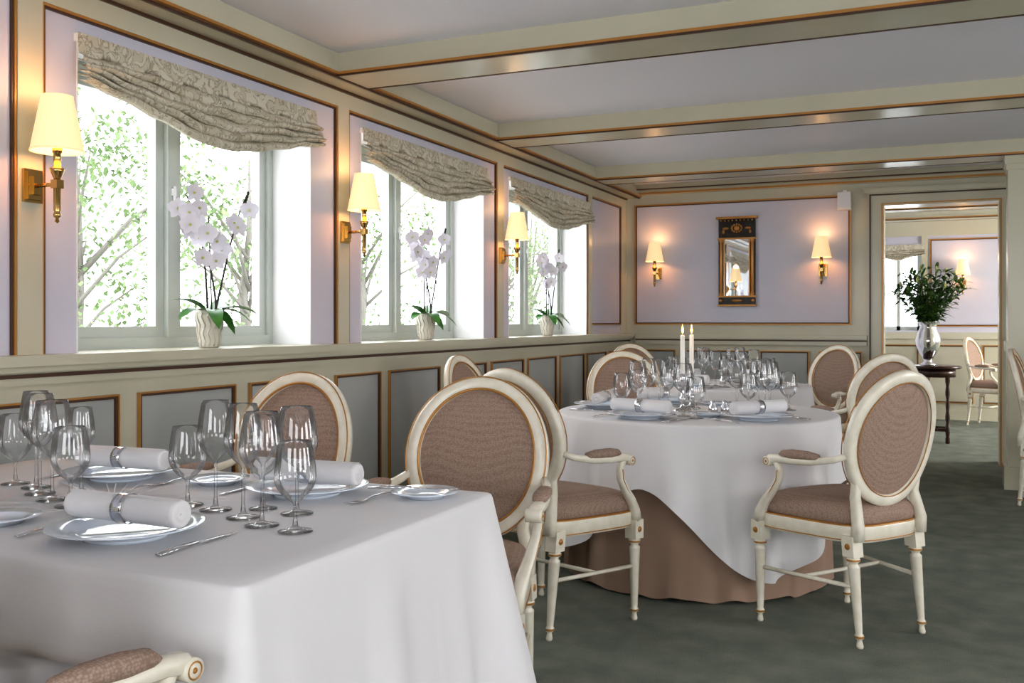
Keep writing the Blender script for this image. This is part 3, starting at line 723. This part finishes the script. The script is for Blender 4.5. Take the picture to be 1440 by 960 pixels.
# ---------------------------------------------------------------- side table with vase
e=empty("round_side_table",(-0.09,10.45,0)); b=MB()
b.lathe([(0.001,0.72),(0.22,0.72),(0.235,0.728),(0.235,0.742),(0.225,0.75),(0.001,0.75)],40)
obj("top",b.mesh("top",[M_WOOD]),parent=e)
b=MB(); b.lathe([(0.17,0.64),(0.18,0.64),(0.18,0.72),(0.17,0.72)],32)
for i in range(4):
    a=math.pi/4+i*math.pi/2; x,y=0.15*math.cos(a),0.15*math.sin(a)
    b.lathe([(0.018,0),(0.022,0.02),(0.014,0.05),(0.020,0.10),(0.020,0.16),(0.012,0.18),(0.022,0.24),(0.014,0.30),(0.018,0.36),(0.012,0.42),(0.022,0.48),(0.014,0.55),(0.022,0.60),(0.022,0.72)],14,0,True,tr(x,y,0))
for i in range(2):
    s_=1 if i else -1; b.box(-0.11,0.11,s_*0.106-0.012,s_*0.106+0.012,0.115,0.145); b.box(s_*0.106-0.012,s_*0.106+0.012,-0.11,0.11,0.115,0.145)
obj("base",b.mesh("base",[M_WOOD]),parent=e)
e=empty("flower_vase",(-0.16,10.45,0.75)); b=MB()
b.lathe([(0.001,0),(0.075,0),(0.078,0.01),(0.05,0.025),(0.035,0.045),(0.05,0.07),(0.085,0.13),(0.112,0.20),(0.116,0.25),(0.10,0.31),(0.078,0.36),(0.075,0.385),(0.10,0.425),(0.103,0.43),(0.095,0.425),(0.066,0.38),(0.08,0.3),(0.001,0.1)],36)
obj("vase",b.mesh("vase",[M_SILVER]),parent=e)
b=MB(); r=random.Random(4)
for i in range(48):
    a=i*2.4; sp=0.04+0.30*math.sqrt((i+0.5)/48); top=Vector((sp*math.cos(a),sp*math.sin(a),0.96-0.9*sp*sp*2.2+r.uniform(-0.08,0.05)))
    p0=Vector((0.03*math.cos(a),0.03*math.sin(a),0.38)); pth=[]
    for k in range(8):
        t=k/7; q=p0.lerp(top,t); q.z+=0.08*math.sin(math.pi*t)*sp; pth.append(q)
    b.sweep(pth,0.003,5,0)
    for k in range(1,8):
        for q in range(3):
            aa=r.random()*6.28; d=Vector((math.cos(aa),math.sin(aa),r.uniform(0.1,0.9)))+0.6*Vector((math.cos(a),math.sin(a),0))
            b.leaf(pth[k],d,r.uniform(0.10,0.15),0.034,r.uniform(0.1,0.5),0,4)
    if r.random()<0.3: b.ball(top+Vector((0,0,0.02)),(0.012,0.012,0.03),1,8)
obj("lily_foliage",b.mesh("foliage",[M_LEAFD,M_BUD]),parent=e)

# ---------------------------------------------------------------- outside
b=MB(); b.box(-40,XL-0.36,-20,50,-0.5,-0.4); obj("exterior_ground",b.mesh("ground",[M_GROUND]))
r=random.Random(2); b=MB()
b.sweep([(0,0,0),(0.05,0,1),(0,0.1,2),(0.1,0,3.2),(0.0,0.0,4.5)],[0.13,0.11,0.09,0.06,0.02],8,1)
cl=[]
for i in range(16):
    a=r.random()*6.28; rr=r.uniform(0.3,1.9); z=r.uniform(0.9,4.6); c=Vector((rr*math.cos(a),rr*math.sin(a),z)); cl.append(c)
    b.sweep([(0,0,z*0.6),(c.x*0.5,c.y*0.5,z*0.85),tuple(c)],[0.04,0.025,0.01],6,1)
for c in cl:
    for i in range(230):
        p=c+Vector((r.gauss(0,0.40),r.gauss(0,0.40),r.gauss(0,0.34))); d=Vector((r.uniform(-1,1),r.uniform(-1,1),r.uniform(-1,0.5)))
        b.leaf(p,d,0.11,0.07,0.1,0,2)
ME_T=b.mesh("garden_tree",[M_TREE,M_BARK])
for (x,y,ro,s) in ((-11.5,10.3,0,1.0),(-11.5,14.2,2.2,1.0),(-12.5,19.5,4,1.1),(-11,24,1,1.0),(-13,31,3,1.2)):
    obj("garden_tree",ME_T,(x,y,-0.4),ro,scale=(s,s,s))

# ---------------------------------------------------------------- light
w=bpy.data.worlds.new("World"); S.world=w; w.use_nodes=True
bg=w.node_tree.nodes["Background"]; bg.inputs[0].default_value=(0.91,0.95,1.0,1); bg.inputs[1].default_value=6.2
def area(name,loc,rot,sx,sy,power,col=(1.0,0.97,0.94),portal=False):
    l=bpy.data.lights.new(name,"AREA"); l.shape='RECTANGLE'; l.size=sx; l.size_y=sy; l.energy=power; l.color=col
    if portal: l.cycles.is_portal=True
    o=bpy.data.objects.new(name,l); COL.objects.link(o); o.location=loc; o.rotation_euler=rot; return o
hp=math.pi/2
for i,(a,c) in enumerate(WIN): area("window_portal",(XL-0.34,(a+c)/2,(ZS+ZW)/2),(0,-hp,0),ZW-ZS,c-a,1,portal=True)
for a,c in RW: area("fill_light",(XR+0.02,(a+c)/2,1.575),(0,hp,0),1.2,1.4,36)  # area fills added in the unseen right-wall openings
for a,c in NW: area("fill_light",((a+c)/2,YN-0.02,1.575),(hp,0,0),1.6,1.2,18)  # weaker area fills added behind the camera
area("fill_light",(XR+0.02,11.0,1.575),(0,hp,0),1.2,1.9,220)  # strong area fill added to brighten the far room from the side

cam=bpy.data.cameras.new("camera"); cam.lens=34.35; cam.sensor_width=36; cam.shift_y=-28/1440; cam.clip_start=0.05
co_=bpy.data.objects.new("camera",cam); COL.objects.link(co_); co_.location=(0,0,1.18); co_.rotation_euler=(hp,0,math.radians(23.94)); S.camera=co_
S.view_settings.view_transform='Standard'; S.view_settings.exposure=-0.15
try: S.view_settings.look='Medium High Contrast'
except Exception as ex: print("look",ex)
